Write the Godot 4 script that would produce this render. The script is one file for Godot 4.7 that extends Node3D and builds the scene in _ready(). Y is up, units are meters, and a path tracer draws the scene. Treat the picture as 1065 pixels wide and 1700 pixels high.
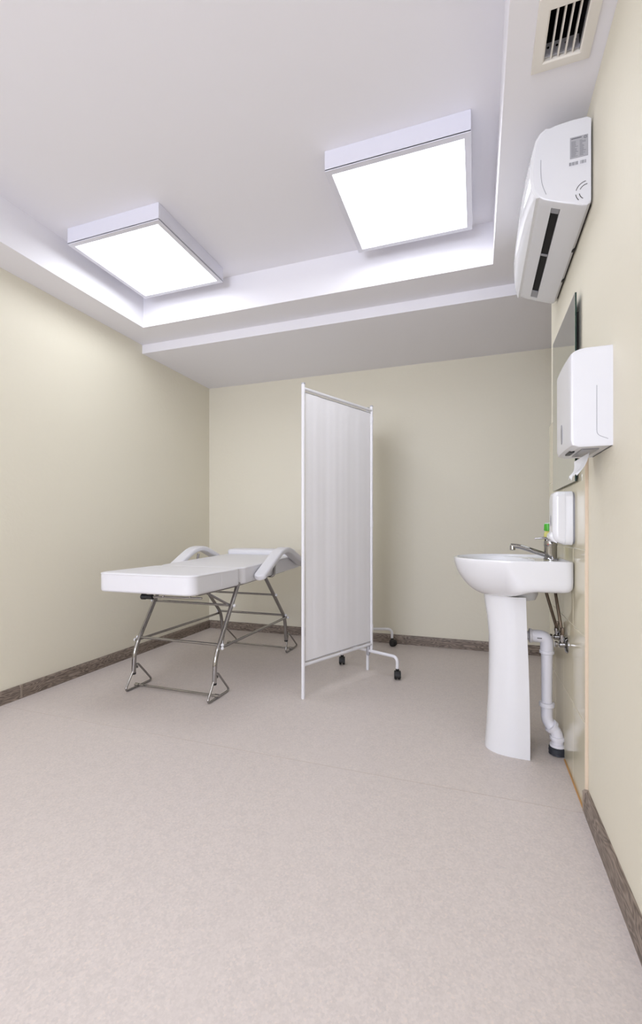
extends Node3D
# Room axes: x runs right along the back wall, y is up, z = -depth (the back wall is at depth 3.76).

const WALL_L := -2.462
const WALL_R := 0.362
const BACK := 3.757
const FRONT := -2.7
const PIER_END := 2.53
const ALCOVE := 1.10
const BORDER_Y := 2.40
const LOW_Y := 2.333
const TRAY_Y := 2.632
const TRAY_L := -2.24
const TRAY_R := 0.086
const TRAY_B := 2.585
const TRAY_F := -2.3
const BEAM_D := 2.83

var M := {}
var taken := {}
var rng := RandomNumberGenerator.new()


# ------------------------------------------------------------------ mesh builder
class Soup:
	var t := PackedVector3Array()

	func _tri(o: PackedVector3Array, a: Vector3, b: Vector3, c: Vector3) -> void:
		if (b - a).cross(c - a).length_squared() > 1e-18:
			o.append(a); o.append(b); o.append(c)

	func seal(o: PackedVector3Array, xf := Transform3D()) -> void:
		var mid := Vector3.ZERO
		for p in o:
			mid += p
		mid /= maxf(1.0, o.size())
		var vol := 0.0
		for i in range(0, o.size(), 3):
			vol += (o[i] - mid).dot((o[i + 1] - mid).cross(o[i + 2] - mid))
		var flip := vol < 0.0
		for i in range(0, o.size(), 3):
			t.append(xf * o[i])
			t.append(xf * (o[i + 2] if flip else o[i + 1]))
			t.append(xf * (o[i + 1] if flip else o[i + 2]))

	# rings of equal length, each a closed loop; ends capped with fans unless open / looped
	func loft(rings: Array, cap := true, looped := false, xf := Transform3D()) -> void:
		var o := PackedVector3Array()
		var n: int = rings[0].size()
		var last: int = rings.size() if looped else rings.size() - 1
		for k in last:
			var a = rings[k]
			var b = rings[(k + 1) % rings.size()]
			for i in n:
				var j := (i + 1) % n
				_tri(o, a[i], a[j], b[j])
				_tri(o, a[i], b[j], b[i])
		if cap and not looped:
			for e in 2:
				var r = rings[0] if e == 0 else rings[rings.size() - 1]
				var mid := Vector3.ZERO
				for p in r:
					mid += p
				mid /= n
				for i in n:
					var j := (i + 1) % n
					if e == 0:
						_tri(o, mid, r[j], r[i])
					else:
						_tri(o, mid, r[i], r[j])
		seal(o, xf)

	# box between two corners with chamfered edges
	func box(lo: Vector3, hi: Vector3, bevel := 0.0, xf := Transform3D()) -> void:
		var c := (lo + hi) / 2.0
		var h := ((hi - lo) / 2.0).abs()
		var e := minf(bevel, minf(h.x, minf(h.y, h.z)) * 0.99)
		var o := PackedVector3Array()
		if e <= 0.0:
			for ax in 3:
				for s in [-1.0, 1.0]:
					var u := (ax + 1) % 3
					var w := (ax + 2) % 3
					var q := []
					for k in [[-1, -1], [1, -1], [1, 1], [-1, 1]]:
						var p := Vector3.ZERO
						p[ax] = s * h[ax]; p[u] = k[0] * h[u] * s; p[w] = k[1] * h[w]
						q.append(c + p)
					_tri(o, q[0], q[1], q[2]); _tri(o, q[0], q[2], q[3])
			seal(o, xf)
			return
		var vert := func(sx, sy, sz, ax) -> Vector3:
			var p := Vector3(sx * (h.x - e), sy * (h.y - e), sz * (h.z - e))
			p[ax] += [sx, sy, sz][ax] * e
			return c + p
		for ax in 3:
			for s in [-1.0, 1.0]:
				var u := (ax + 1) % 3
				var w := (ax + 2) % 3
				var q := []
				for k in [[-1, -1], [1, -1], [1, 1], [-1, 1]]:
					var sg := [0.0, 0.0, 0.0]
					sg[ax] = s; sg[u] = k[0] * s; sg[w] = k[1]
					q.append(vert.call(sg[0], sg[1], sg[2], ax))
				_tri(o, q[0], q[1], q[2]); _tri(o, q[0], q[2], q[3])
		for ax in 3:      # edges along ax
			var u := (ax + 1) % 3
			var w := (ax + 2) % 3
			for k in [[1, 1], [1, -1], [-1, 1], [-1, -1]]:
				var lo_s := [0.0, 0.0, 0.0]
				lo_s[u] = float(k[0]); lo_s[w] = float(k[1])
				var hi_s := lo_s.duplicate()
				lo_s[ax] = -1.0; hi_s[ax] = 1.0
				var a = vert.call(lo_s[0], lo_s[1], lo_s[2], u)
				var b = vert.call(hi_s[0], hi_s[1], hi_s[2], u)
				var d = vert.call(lo_s[0], lo_s[1], lo_s[2], w)
				var f = vert.call(hi_s[0], hi_s[1], hi_s[2], w)
				if k[0] * k[1] > 0:
					_tri(o, a, b, f); _tri(o, a, f, d)
				else:
					_tri(o, a, f, b); _tri(o, a, d, f)
		for sx in [-1.0, 1.0]:
			for sy in [-1.0, 1.0]:
				for sz in [-1.0, 1.0]:
					var a = vert.call(sx, sy, sz, 0)
					var b = vert.call(sx, sy, sz, 1)
					var d = vert.call(sx, sy, sz, 2)
					if sx * sy * sz > 0:
						_tri(o, a, b, d)
					else:
						_tri(o, a, d, b)
		seal(o, xf)

	# swept circle along points; radius a number or one per point
	func tube(pts: Array, rad, sides := 14, xf := Transform3D()) -> void:
		var rings := []
		var nrm := Vector3.ZERO
		for i in pts.size():
			var dir: Vector3
			if i == 0:
				dir = pts[1] - pts[0]
			elif i == pts.size() - 1:
				dir = pts[i] - pts[i - 1]
			else:
				dir = (pts[i] - pts[i - 1]).normalized() + (pts[i + 1] - pts[i]).normalized()
			dir = dir.normalized()
			if i == 0:
				nrm = dir.cross(Vector3.UP if absf(dir.y) < 0.9 else Vector3.RIGHT).normalized()
			else:
				nrm = (nrm - dir * nrm.dot(dir)).normalized()
			var bi := dir.cross(nrm)
			var r: float = rad[i] if rad is Array else rad
			var ring := []
			for k in sides:
				var a := TAU * k / sides
				ring.append(pts[i] + (nrm * cos(a) + bi * sin(a)) * r)
			rings.append(ring)
		loft(rings, true, false, xf)

	# closed wire loop
	func hoop(pts: Array, rad: float, sides := 8) -> void:
		var rings := []
		var n := pts.size()
		var plane: Vector3 = (pts[1] - pts[0]).cross(pts[n / 2] - pts[0]).normalized()
		for i in n:
			var dir: Vector3 = (pts[(i + 1) % n] - pts[(i - 1 + n) % n]).normalized()
			var bi := dir.cross(plane)
			var ring := []
			for k in sides:
				var a := TAU * k / sides
				ring.append(pts[i] + (plane * cos(a) + bi * sin(a)) * rad)
			rings.append(ring)
		loft(rings, false, true)

	# profile of Vector2(radius, height) turned about the y axis of xf
	func lathe(profile: Array, sides := 24, xf := Transform3D()) -> void:
		var rings := []
		for p in profile:
			var ring := []
			for k in sides:
				var a := TAU * k / sides
				ring.append(Vector3(cos(a) * p.x, p.y, sin(a) * p.x))
			rings.append(ring)
		loft(rings, true, false, xf)

	func mesh(crease := 40.0) -> ArrayMesh:
		var n := t.size() / 3
		var face := PackedVector3Array()
		var unit := PackedVector3Array()
		var near := {}
		for f in n:
			var nn := (t[f * 3 + 1] - t[f * 3]).cross(t[f * 3 + 2] - t[f * 3])
			face.append(nn)
			unit.append(nn.normalized())
			for k in 3:
				var key := Vector3i((t[f * 3 + k] * 20000.0).round())
				if near.has(key):
					near[key].append(f)
				else:
					near[key] = [f]
		var lim := cos(deg_to_rad(crease))
		var vs := PackedVector3Array()
		var ns := PackedVector3Array()
		for f in n:
			for k in [0, 2, 1]:
				var p := t[f * 3 + k]
				var s := Vector3.ZERO
				for g in near[Vector3i((p * 20000.0).round())]:
					if unit[g].dot(unit[f]) > lim:
						s += face[g]
				vs.append(p)
				ns.append(s.normalized() if s.length_squared() > 0.0 else unit[f])
		var arr := []
		arr.resize(Mesh.ARRAY_MAX)
		arr[Mesh.ARRAY_VERTEX] = vs
		arr[Mesh.ARRAY_NORMAL] = ns
		var m := ArrayMesh.new()
		m.add_surface_from_arrays(Mesh.PRIMITIVE_TRIANGLES, arr)
		return m


# ------------------------------------------------------------------ helpers
func P(x: float, y: float, d: float) -> Vector3:
	return Vector3(x, y, -d)


func numbered(called: String) -> String:
	if not taken.has(called):
		taken[called] = 0
		return called
	taken[called] += 1
	return "%s_%03d" % [called, taken[called]]


func put(called: String, m: Mesh, mat: Material, parent: Node = self, at := Vector3.ZERO) -> MeshInstance3D:
	var o := MeshInstance3D.new()
	o.name = numbered(called) if parent == self else called
	o.mesh = m
	o.material_override = mat
	o.position = at
	o.cast_shadow = GeometryInstance3D.SHADOW_CASTING_SETTING_ON
	parent.add_child(o, true)
	return o


func solid(called: String, s: Soup, mat: Material, parent: Node = self, crease := 40.0) -> MeshInstance3D:
	return put(called, s.mesh(crease), mat, parent)


func thing(called: String, label: String, category: String, at := Vector3.ZERO, group := "") -> Node3D:
	var o := Node3D.new()
	o.name = numbered(called)
	add_child(o)
	o.position = at
	tag(o, label, category, group)
	return o


func tag(o: Node, label: String, category: String, group := "") -> void:
	o.set_meta("label", label)
	o.set_meta("category", category)
	if group:
		o.set_meta("group", group)


func structure(o: Node, label := "") -> Node:
	o.set_meta("kind", "structure")
	if label:
		o.set_meta("label", label)
	return o


func shell(called: String) -> Node3D:
	var o := Node3D.new()
	o.name = numbered(called)
	add_child(o)
	structure(o)
	return o


func boxed(lo: Vector3, hi: Vector3, bevel := 0.0) -> Soup:
	var s := Soup.new()
	s.box(Vector3(minf(lo.x, hi.x), minf(lo.y, hi.y), minf(lo.z, hi.z)), Vector3(maxf(lo.x, hi.x), maxf(lo.y, hi.y), maxf(lo.z, hi.z)), bevel)
	return s


# polyline with rounded corners
func fillet(pts: Array, r: float, steps := 6) -> Array:
	var out := [pts[0]]
	for i in range(1, pts.size() - 1):
		var a: Vector3 = (pts[i - 1] - pts[i])
		var b: Vector3 = (pts[i + 1] - pts[i])
		var k := minf(r, minf(a.length(), b.length()) * 0.48)
		var p0: Vector3 = pts[i] + a.normalized() * k
		var p2: Vector3 = pts[i] + b.normalized() * k
		for s in steps + 1:
			var u := float(s) / steps
			out.append(p0.lerp(pts[i], u).lerp(pts[i].lerp(p2, u), u))
	out.append(pts[pts.size() - 1])
	return out


func fillet_loop(pts: Array, r: float, steps := 6) -> Array:
	var n := pts.size()
	var out := []
	for i in n:
		var a: Vector3 = pts[(i - 1 + n) % n] - pts[i]
		var b: Vector3 = pts[(i + 1) % n] - pts[i]
		var k := minf(r, minf(a.length(), b.length()) * 0.48)
		for s in steps + 1:
			var u := float(s) / steps
			var p0: Vector3 = pts[i] + a.normalized() * k
			var p2: Vector3 = pts[i] + b.normalized() * k
			out.append(p0.lerp(pts[i], u).lerp(pts[i].lerp(p2, u), u))
	return out


# rounded rectangle in 2-D, counter-clockwise
func round_rect(hx: float, hy: float, r: float, steps := 6) -> Array:
	var out := []
	for q in 4:
		var cx: float = [hx - r, -hx + r, -hx + r, hx - r][q]
		var cy: float = [hy - r, hy - r, -hy + r, -hy + r][q]
		for s in steps + 1:
			var a := PI / 2 * q + PI / 2 * s / steps
			out.append(Vector2(cx + cos(a) * r, cy + sin(a) * r))
	return out


# upholstered pad centred on x/z, bottom at y 0
func pad(s: Soup, hx: float, hz: float, h: float, corner: float, edge: float, xf := Transform3D(), dome := 0.0) -> void:
	var rings := []
	var steps := 5
	for k in steps + 1:
		var a := PI / 2 * k / steps
		var ins := edge * (1.0 - sin(a))
		var y := edge * (1.0 - cos(a))
		rings.append(_pad_ring(hx - ins, hz - ins, maxf(corner - ins, 0.004), y))
	for k in steps + 1:
		var a := PI / 2 * k / steps
		var ins := edge * (1.0 - cos(a))
		var y := h - edge + edge * sin(a)
		rings.append(_pad_ring(hx - ins, hz - ins, maxf(corner - ins, 0.004), y))
	if dome > 0.0:
		for k in [[0.9, 0.35], [0.7, 0.75], [0.4, 0.95]]:
			rings.append(_pad_ring((hx - edge) * k[0], (hz - edge) * k[0], maxf((corner - edge) * k[0], 0.004), h + dome * k[1]))
	s.loft(rings, true, false, xf)


func _pad_ring(hx: float, hz: float, r: float, y: float) -> Array:
	var ring := []
	for p in round_rect(hx, hz, minf(r, minf(hx, hz) * 0.98)):
		ring.append(Vector3(p.x, y, p.y))
	return ring


func std(col: Color, rough: float, metal := 0.0) -> StandardMaterial3D:
	var m := StandardMaterial3D.new()
	m.albedo_color = col
	m.roughness = rough
	m.metallic = metal
	return m


func c8(r: int, g: int, b: int) -> Color:
	return Color(r / 255.0, g / 255.0, b / 255.0)


func relief(m: StandardMaterial3D, freq: float, strength: float, scale: float) -> void:
	var n := FastNoiseLite.new()
	n.seed = 7
	n.frequency = freq
	var t := NoiseTexture2D.new()
	t.width = 256
	t.height = 256
	t.seamless = true
	t.as_normal_map = true
	t.bump_strength = 2.0
	t.noise = n
	m.normal_enabled = true
	m.normal_texture = t
	m.normal_scale = strength
	m.uv1_triplanar = true
	m.uv1_world_triplanar = true
	m.uv1_scale = Vector3.ONE * scale


# ------------------------------------------------------------------ materials
func floor_image() -> ImageTexture:
	var n := 1024
	var fine := FastNoiseLite.new()
	fine.seed = 3; fine.noise_type = FastNoiseLite.TYPE_CELLULAR; fine.frequency = 0.22
	fine.cellular_return_type = FastNoiseLite.RETURN_CELL_VALUE
	var soft := FastNoiseLite.new()
	soft.seed = 11; soft.frequency = 0.02; soft.fractal_octaves = 3
	var a := fine.get_seamless_image(n, n)
	var b := soft.get_seamless_image(n, n)
	var img := Image.create(n, n, false, Image.FORMAT_RGB8)
	var base := c8(213, 203, 197)
	for y in n:
		for x in n:
			var f := a.get_pixel(x, y).r - 0.5
			var g := b.get_pixel(x, y).r - 0.5
			var v := f * 0.075 + g * 0.02
			var warm := (0.012 if f > 0.3 else (-0.008 if f < -0.3 else 0.0))
			img.set_pixel(x, y, Color(base.r + v + warm, base.g + v, base.b + v - warm))
	return ImageTexture.create_from_image(img)


func wood_image() -> ImageTexture:
	var w := 1024
	var h := 256
	var long_n := FastNoiseLite.new()
	long_n.seed = 5; long_n.frequency = 0.004; long_n.fractal_octaves = 4
	var fibre := FastNoiseLite.new()
	fibre.seed = 9; fibre.frequency = 0.02; fibre.fractal_octaves = 3
	var img := Image.create(w, h, false, Image.FORMAT_RGB8)
	var dark := c8(92, 80, 71)
	var light := c8(166, 151, 137)
	for y in h:
		for x in w:
			var ring := long_n.get_noise_2d(x, y * 3.0) * 7.0 + y * 0.02
			var v := 0.5 + 0.34 * sin(ring * TAU) + 0.36 * fibre.get_noise_2d(x * 0.35, y * 9.0)
			img.set_pixel(x, y, dark.lerp(light, clampf(v, 0.0, 1.0)))
	return ImageTexture.create_from_image(img)


func materials() -> void:
	M.wall = std(c8(235, 229, 210), 0.62)
	relief(M.wall, 0.05, 0.12, 2.2)
	M.ceiling = std(c8(246, 244, 248), 0.8)
	M.floor = std(Color.WHITE, 0.42)
	M.floor.albedo_texture = floor_image()
	M.floor.uv1_triplanar = true
	M.floor.uv1_world_triplanar = true
	M.floor.uv1_scale = Vector3.ONE * 0.8
	M.seam = std(c8(196, 182, 171), 0.5)
	M.screed = std(c8(150, 146, 140), 0.9)
	M.wood = std(Color.WHITE, 0.5)
	M.wood.albedo_texture = wood_image()
	M.wood.uv1_triplanar = true
	M.wood.uv1_scale = Vector3(0.4, 3.2, 3.2)
	M.wood_cap = std(c8(150, 136, 123), 0.5)
	M.tile = []
	for k in 3:
		M.tile.append(std(c8(222 - 2 * k, 214 - 2 * k, 188 - 3 * k), 0.1))
	M.grout = std(c8(240, 237, 226), 0.8)
	M.peach = std(c8(226, 206, 182), 0.6)
	M.caulk = std(c8(196, 150, 96), 0.6)
	M.vinyl = std(c8(234, 233, 236), 0.38)
	relief(M.vinyl, 0.08, 0.15, 14.0)
	M.chrome = std(c8(162, 160, 159), 0.06, 1.0)
	M.enamel = std(c8(238, 237, 240), 0.3)
	M.cloth = std(c8(247, 245, 247), 0.9)
	M.cloth.backlight = Color(0.14, 0.14, 0.14)
	relief(M.cloth, 0.3, 0.2, 20.0)
	M.ceramic = std(c8(235, 235, 237), 0.08)
	M.ceramic.clearcoat_enabled = true
	M.ceramic.clearcoat = 0.6
	M.ceramic.clearcoat_roughness = 0.05
	M.plastic = std(c8(230, 230, 233), 0.25)
	M.gloss_plastic = std(c8(236, 236, 238), 0.12)
	M.grey_plastic = std(c8(150, 150, 156), 0.3)
	M.pipe = std(c8(236, 234, 238), 0.3)
	M.black = std(c8(22, 22, 24), 0.45)
	M.rubber = std(c8(52, 55, 62), 0.5)
	M.void = std(c8(10, 10, 12), 0.8)
	M.braid = std(c8(120, 106, 92), 0.32, 0.8)
	M.mirror = std(c8(226, 230, 226), 0.0, 1.0)
	M.glass_edge = std(c8(20, 52, 46), 0.15)
	M.board = std(c8(60, 56, 52), 0.8)
	M.lamp_frame = std(c8(232, 231, 240), 0.4)
	M.diffuser = std(c8(245, 247, 250), 0.4)
	M.diffuser.emission_enabled = true
	M.diffuser.emission = Color(0.95, 0.98, 1.0)
	M.diffuser.emission_energy_multiplier = 1.6
	M.daylight = std(c8(235, 240, 248), 0.6)
	M.daylight.emission_enabled = true
	M.daylight.emission = Color(0.893, 0.918, 1.0)
	M.daylight.emission_energy_multiplier = 0.9
	M.cream = std(c8(238, 233, 224), 0.5)
	M.metal = std(c8(190, 190, 196), 0.4, 0.6)
	M.flange = std(c8(222, 222, 230), 0.4)
	M.paper = std(c8(240, 240, 240), 0.9)
	M.paper.backlight = Color(0.3, 0.3, 0.3)
	M.green = std(c8(74, 178, 44), 0.35)
	M.liquid = std(c8(214, 206, 120), 0.2)
	M.red = std(c8(190, 30, 40), 0.4)
	M.blue = std(c8(30, 60, 170), 0.4)


# ------------------------------------------------------------------ camera and light
func camera_and_light() -> void:
	var f := 740.0
	var cam := Camera3D.new()
	cam.name = "camera"
	cam.projection = Camera3D.PROJECTION_FRUSTUM
	cam.near = 0.05
	cam.far = 60.0
	cam.size = 1700.0 / f * cam.near
	cam.frustum_offset = Vector2(0.0, 27.0 / f * cam.near)
	cam.position = Vector3(0, 0.97, 0)
	cam.rotation_degrees.y = 19.18
	add_child(cam)
	cam.current = true
	var we := WorldEnvironment.new()
	we.name = "world_environment"
	var e := Environment.new()
	e.background_mode = Environment.BG_COLOR
	e.background_color = Color.BLACK
	e.tonemap_mode = Environment.TONE_MAPPER_LINEAR
	e.tonemap_exposure = 1.86
	e.sdfgi_enabled = true
	e.ssao_enabled = true
	e.ssil_enabled = true
	we.environment = e
	add_child(we)


const LAMP_ENERGY := 0.175
const WINDOW_ENERGY := 3.75


# ------------------------------------------------------------------ room
func room() -> void:
	var T := 0.15
	# floor: screed with two vinyl sheets welded along a seam
	var fl := shell("floor")
	solid("screed", boxed(P(WALL_L - T, -0.2, FRONT - T), P(ALCOVE + T, -0.004, BACK + T)), M.screed, fl)
	var seam_d := 1.728
	solid("vinyl_sheet", boxed(P(WALL_L, -0.004, seam_d + 0.002), P(ALCOVE, 0.0, BACK)), M.floor, fl)
	solid("vinyl_sheet", boxed(P(WALL_L, -0.004, FRONT), P(ALCOVE, 0.0, seam_d - 0.002)), M.floor, fl)
	solid("weld_seam", boxed(P(WALL_L, -0.004, seam_d - 0.002), P(WALL_R, -0.0006, seam_d + 0.002)), M.seam, fl)

	var top := TRAY_Y + 0.12
	structure(solid("wall_left", boxed(P(WALL_L - T, 0, FRONT), P(WALL_L, top, BACK)), M.wall))
	structure(solid("wall_back", boxed(P(WALL_L - T, 0, BACK), P(ALCOVE + T, top, BACK + T)), M.wall))
	front_wall(T, top)
	structure(solid("wall_alcove", boxed(P(ALCOVE, 0, PIER_END), P(ALCOVE + T, top, BACK)), M.wall))
	var wr := solid("wall_right", boxed(P(WALL_R, 0, FRONT), P(ALCOVE + T, top, PIER_END), 0.0), M.wall)
	structure(wr)
	# tiles behind the basin: 4 columns of 0.2 x 5 rows of 0.298
	var t0 := 1.742
	var tw := (PIER_END - t0) / 4.0
	var th := 0.298
	solid("grout_bed", boxed(P(WALL_R - 0.0075, 0.0, t0 + 0.001), P(WALL_R + 0.01, 5 * th, PIER_END + 0.0)), M.grout, wr)
	var tile_s := Soup.new()
	tile_s.box(Vector3(-0.004, -th / 2 + 0.0014, -tw / 2 + 0.0014), Vector3(0.004, th / 2 - 0.0014, tw / 2 - 0.0014), 0.0012)
	var tile_m := tile_s.mesh(20.0)
	for i in 4:
		for j in 5:
			var tl := put("tile", tile_m, M.tile[rng.randi() % 3], wr, P(WALL_R - 0.0058, th * (j + 0.5), t0 + tw * (i + 0.5)))
			tl.rotation = Vector3(0, rng.randf_range(-0.006, 0.006), rng.randf_range(-0.002, 0.002))
	structure(solid("trim_1", boxed(P(WALL_R - 0.0094, 0.0, t0 - 0.004), P(WALL_R, 5 * th, t0 + 0.0015), 0.001), M.peach), "peach coloured joint strip along the tile edge")
	structure(solid("trim_2", boxed(P(WALL_R - 0.016, 0.0, t0), P(WALL_R - 0.0095, 0.004, 2.10), 0.0015), M.caulk), "ochre sealant line under the tiles")

	# ceiling: upper slab, dropped border round the tray, lower bulkhead at the back
	var ce := shell("ceiling")
	solid("upper_slab", boxed(P(WALL_L, TRAY_Y, FRONT), P(ALCOVE, TRAY_Y + 0.12, BACK)), M.ceiling, ce)
	var b := Soup.new()
	var vx0 := 0.194; var vx1 := 0.291; var vd0 := 1.364; var vd1 := 1.508
	var bx := func(x0, x1, d0, d1): b.box(P(x0, BORDER_Y, d1), P(x1, TRAY_Y, d0))
	bx.call(WALL_L, TRAY_L, FRONT, BEAM_D)
	bx.call(TRAY_L, TRAY_R, TRAY_B, BEAM_D)
	bx.call(TRAY_L, TRAY_R, FRONT, TRAY_F)
	bx.call(TRAY_R, vx0, FRONT, BEAM_D)
	bx.call(vx0, vx1, FRONT, vd0)
	bx.call(vx0, vx1, vd1, BEAM_D)
	bx.call(vx1, WALL_R, FRONT, BEAM_D)
	bx.call(WALL_R, ALCOVE, PIER_END, BEAM_D)
	solid("border_soffit", b, M.ceiling, ce)
	solid("bulkhead", boxed(P(WALL_L, LOW_Y, BEAM_D), P(ALCOVE, TRAY_Y, BACK)), M.ceiling, ce)

	# baseboards, planks built along local x
	baseboard("baseboard_left", P(WALL_L, 0, FRONT), P(WALL_L, 0, BACK), [1.84], Vector3(1, 0, 0))
	baseboard("baseboard_back", P(WALL_L + 0.016, 0, BACK), P(ALCOVE, 0, BACK), [0.63], Vector3(0, 0, 1))
	baseboard("baseboard_right", P(WALL_R, 0, FRONT), P(WALL_R, 0, 1.737), [], Vector3(-1, 0, 0))


# wall behind the camera with a frosted window that daylight comes through
func front_wall(T: float, top: float) -> void:
	var x0 := -2.15; var x1 := -0.15; var y0 := 0.85; var y1 := 2.25
	var s := Soup.new()
	s.box(P(WALL_L - T, 0, FRONT), P(x0, top, FRONT - T))
	s.box(P(x1, 0, FRONT), P(ALCOVE + T, top, FRONT - T))
	s.box(P(x0, 0, FRONT), P(x1, y0, FRONT - T))
	s.box(P(x0, y1, FRONT), P(x1, top, FRONT - T))
	structure(solid("wall_front", s, M.wall))
	var w := shell("window_1")
	w.position = P((x0 + x1) / 2, y0, FRONT - 0.07)
	var hw := (x1 - x0) / 2
	var h := y1 - y0
	s = Soup.new()
	s.box(Vector3(-hw, 0, -0.03), Vector3(hw, 0.05, 0.03), 0.004)
	s.box(Vector3(-hw, h - 0.05, -0.03), Vector3(hw, h, 0.03), 0.004)
	for x in [-hw, -0.025, hw - 0.05]:
		s.box(Vector3(x, 0.05, -0.03), Vector3(x + 0.05, h - 0.05, 0.03), 0.004)
	solid("frame", s, M.enamel, w)
	for k in 2:
		solid("frosted_pane", boxed(Vector3(-hw + 0.05 if k == 0 else 0.025, 0.05, -0.006), Vector3(-0.025 if k == 0 else hw - 0.05, h - 0.05, 0.006)), M.daylight, w)
	var l := AreaLight3D.new()
	l.name = "window_light"
	l.area_size = Vector2(2 * hw - 0.1, h - 0.1)
	l.light_color = Color(0.893, 0.918, 1.0)
	l.light_energy = WINDOW_ENERGY
	l.shadow_enabled = true
	l.set("area_range", 12.0)
	l.set("area_attenuation", 2.0)
	l.position = Vector3(0, h / 2, -0.035)
	w.add_child(l)


func baseboard(called: String, a: Vector3, b: Vector3, joints: Array, inward: Vector3) -> void:
	var o := shell(called)
	o.position = a
	var dir := (b - a).normalized()
	# local x along the wall, local z into the room
	var x_axis := dir
	if x_axis.cross(inward).y < 0.0 and false:
		x_axis = -dir
	o.basis = Basis(x_axis, Vector3.UP, x_axis.cross(Vector3.UP))
	var zs := 1.0 if o.basis.z.dot(inward) > 0.0 else -1.0
	var L := (b - a).length()
	var at := [0.0]
	for j in joints:
		# joint given as depth (left wall) or as x (back wall)
		at.append((-j - a.z) / dir.z if absf(dir.z) > 0.5 else (j - a.x) / dir.x)
	at.append(L)
	for k in at.size() - 1:
		var s := Soup.new()
		var prof := [Vector2(0, 0), Vector2(0.016, 0), Vector2(0.016, 0.058), Vector2(0.013, 0.069), Vector2(0.007, 0.075), Vector2(0, 0.075)]
		var rings := []
		for e in [at[k] + 0.0005, at[k + 1] - 0.0005]:
			var ring := []
			for p in prof:
				ring.append(Vector3(e, p.y, p.x * zs))
			rings.append(ring)
		s.loft(rings)
		solid("plank", s, M.wood, o, 30.0)
	for k in range(1, at.size() - 1):
		var s := Soup.new()
		s.box(Vector3(at[k] - 0.008, 0.0, minf(0, 0.0172 * zs)), Vector3(at[k] + 0.008, 0.0762, maxf(0, 0.0172 * zs)), 0.003)
		solid("joint_cover", s, M.wood_cap, o)
	if called == "baseboard_right":
		var s := Soup.new()
		s.box(Vector3(L - 0.012, 0.0, minf(0, 0.0185 * zs)), Vector3(L + 0.004, 0.077, maxf(0, 0.0185 * zs)), 0.005)
		solid("end_cap", s, M.wood_cap, o)


# ------------------------------------------------------------------ ceiling fittings
func lamp(x: float, d: float, label: String) -> void:
	var o := thing("ceiling_lamp", label, "lamp", P(x, TRAY_Y, d), "square ceiling light panels")
	var H := 0.088
	var h := 0.306
	var lip := 0.026
	var s := Soup.new()
	s.box(Vector3(-h, -H, -h), Vector3(h, 0, -h + 0.012), 0.001)
	s.box(Vector3(-h, -H, h - 0.012), Vector3(h, 0, h), 0.001)
	s.box(Vector3(-h, -H, -h + 0.012), Vector3(-h + 0.012, 0, h - 0.012), 0.001)
	s.box(Vector3(h - 0.012, -H, -h + 0.012), Vector3(h, 0, h - 0.012), 0.001)
	solid("housing", s, M.lamp_frame, o)
	# mitred bottom bezel
	for k in 4:
		var q := Soup.new()
		var lo := [Vector3(-h, -H - 0.003, -h), Vector3(h, -H - 0.003, -h), Vector3(h - lip, -H - 0.003, -h + lip), Vector3(-h + lip, -H - 0.003, -h + lip)]
		var hi := []
		for p in lo:
			hi.append(p + Vector3(0, 0.008, 0))
		for r in [lo, hi]:
			for i in 4:
				r[i] = (r[i] as Vector3).rotated(Vector3.UP, PI / 2 * k)
		q.loft([lo, hi])
		solid("bezel", q, M.lamp_frame, o, 20.0)
	solid("diffuser", boxed(Vector3(-h + lip - 0.004, -H + 0.006, -h + lip - 0.004), Vector3(h - lip + 0.004, -H + 0.010, h - lip + 0.004)), M.diffuser, o)
	var l := AreaLight3D.new()
	l.name = "panel_light"
	l.area_size = Vector2(2 * (h - lip) - 0.01, 2 * (h - lip) - 0.01)
	l.light_color = Color(0.965, 0.968, 1.0)
	l.light_energy = LAMP_ENERGY
	l.shadow_enabled = true
	l.set("area_range", 12.0)
	l.set("area_attenuation", 2.0)
	l.position = Vector3(0, -H + 0.003, 0)
	l.rotation_degrees.x = -90
	o.add_child(l)


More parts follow.
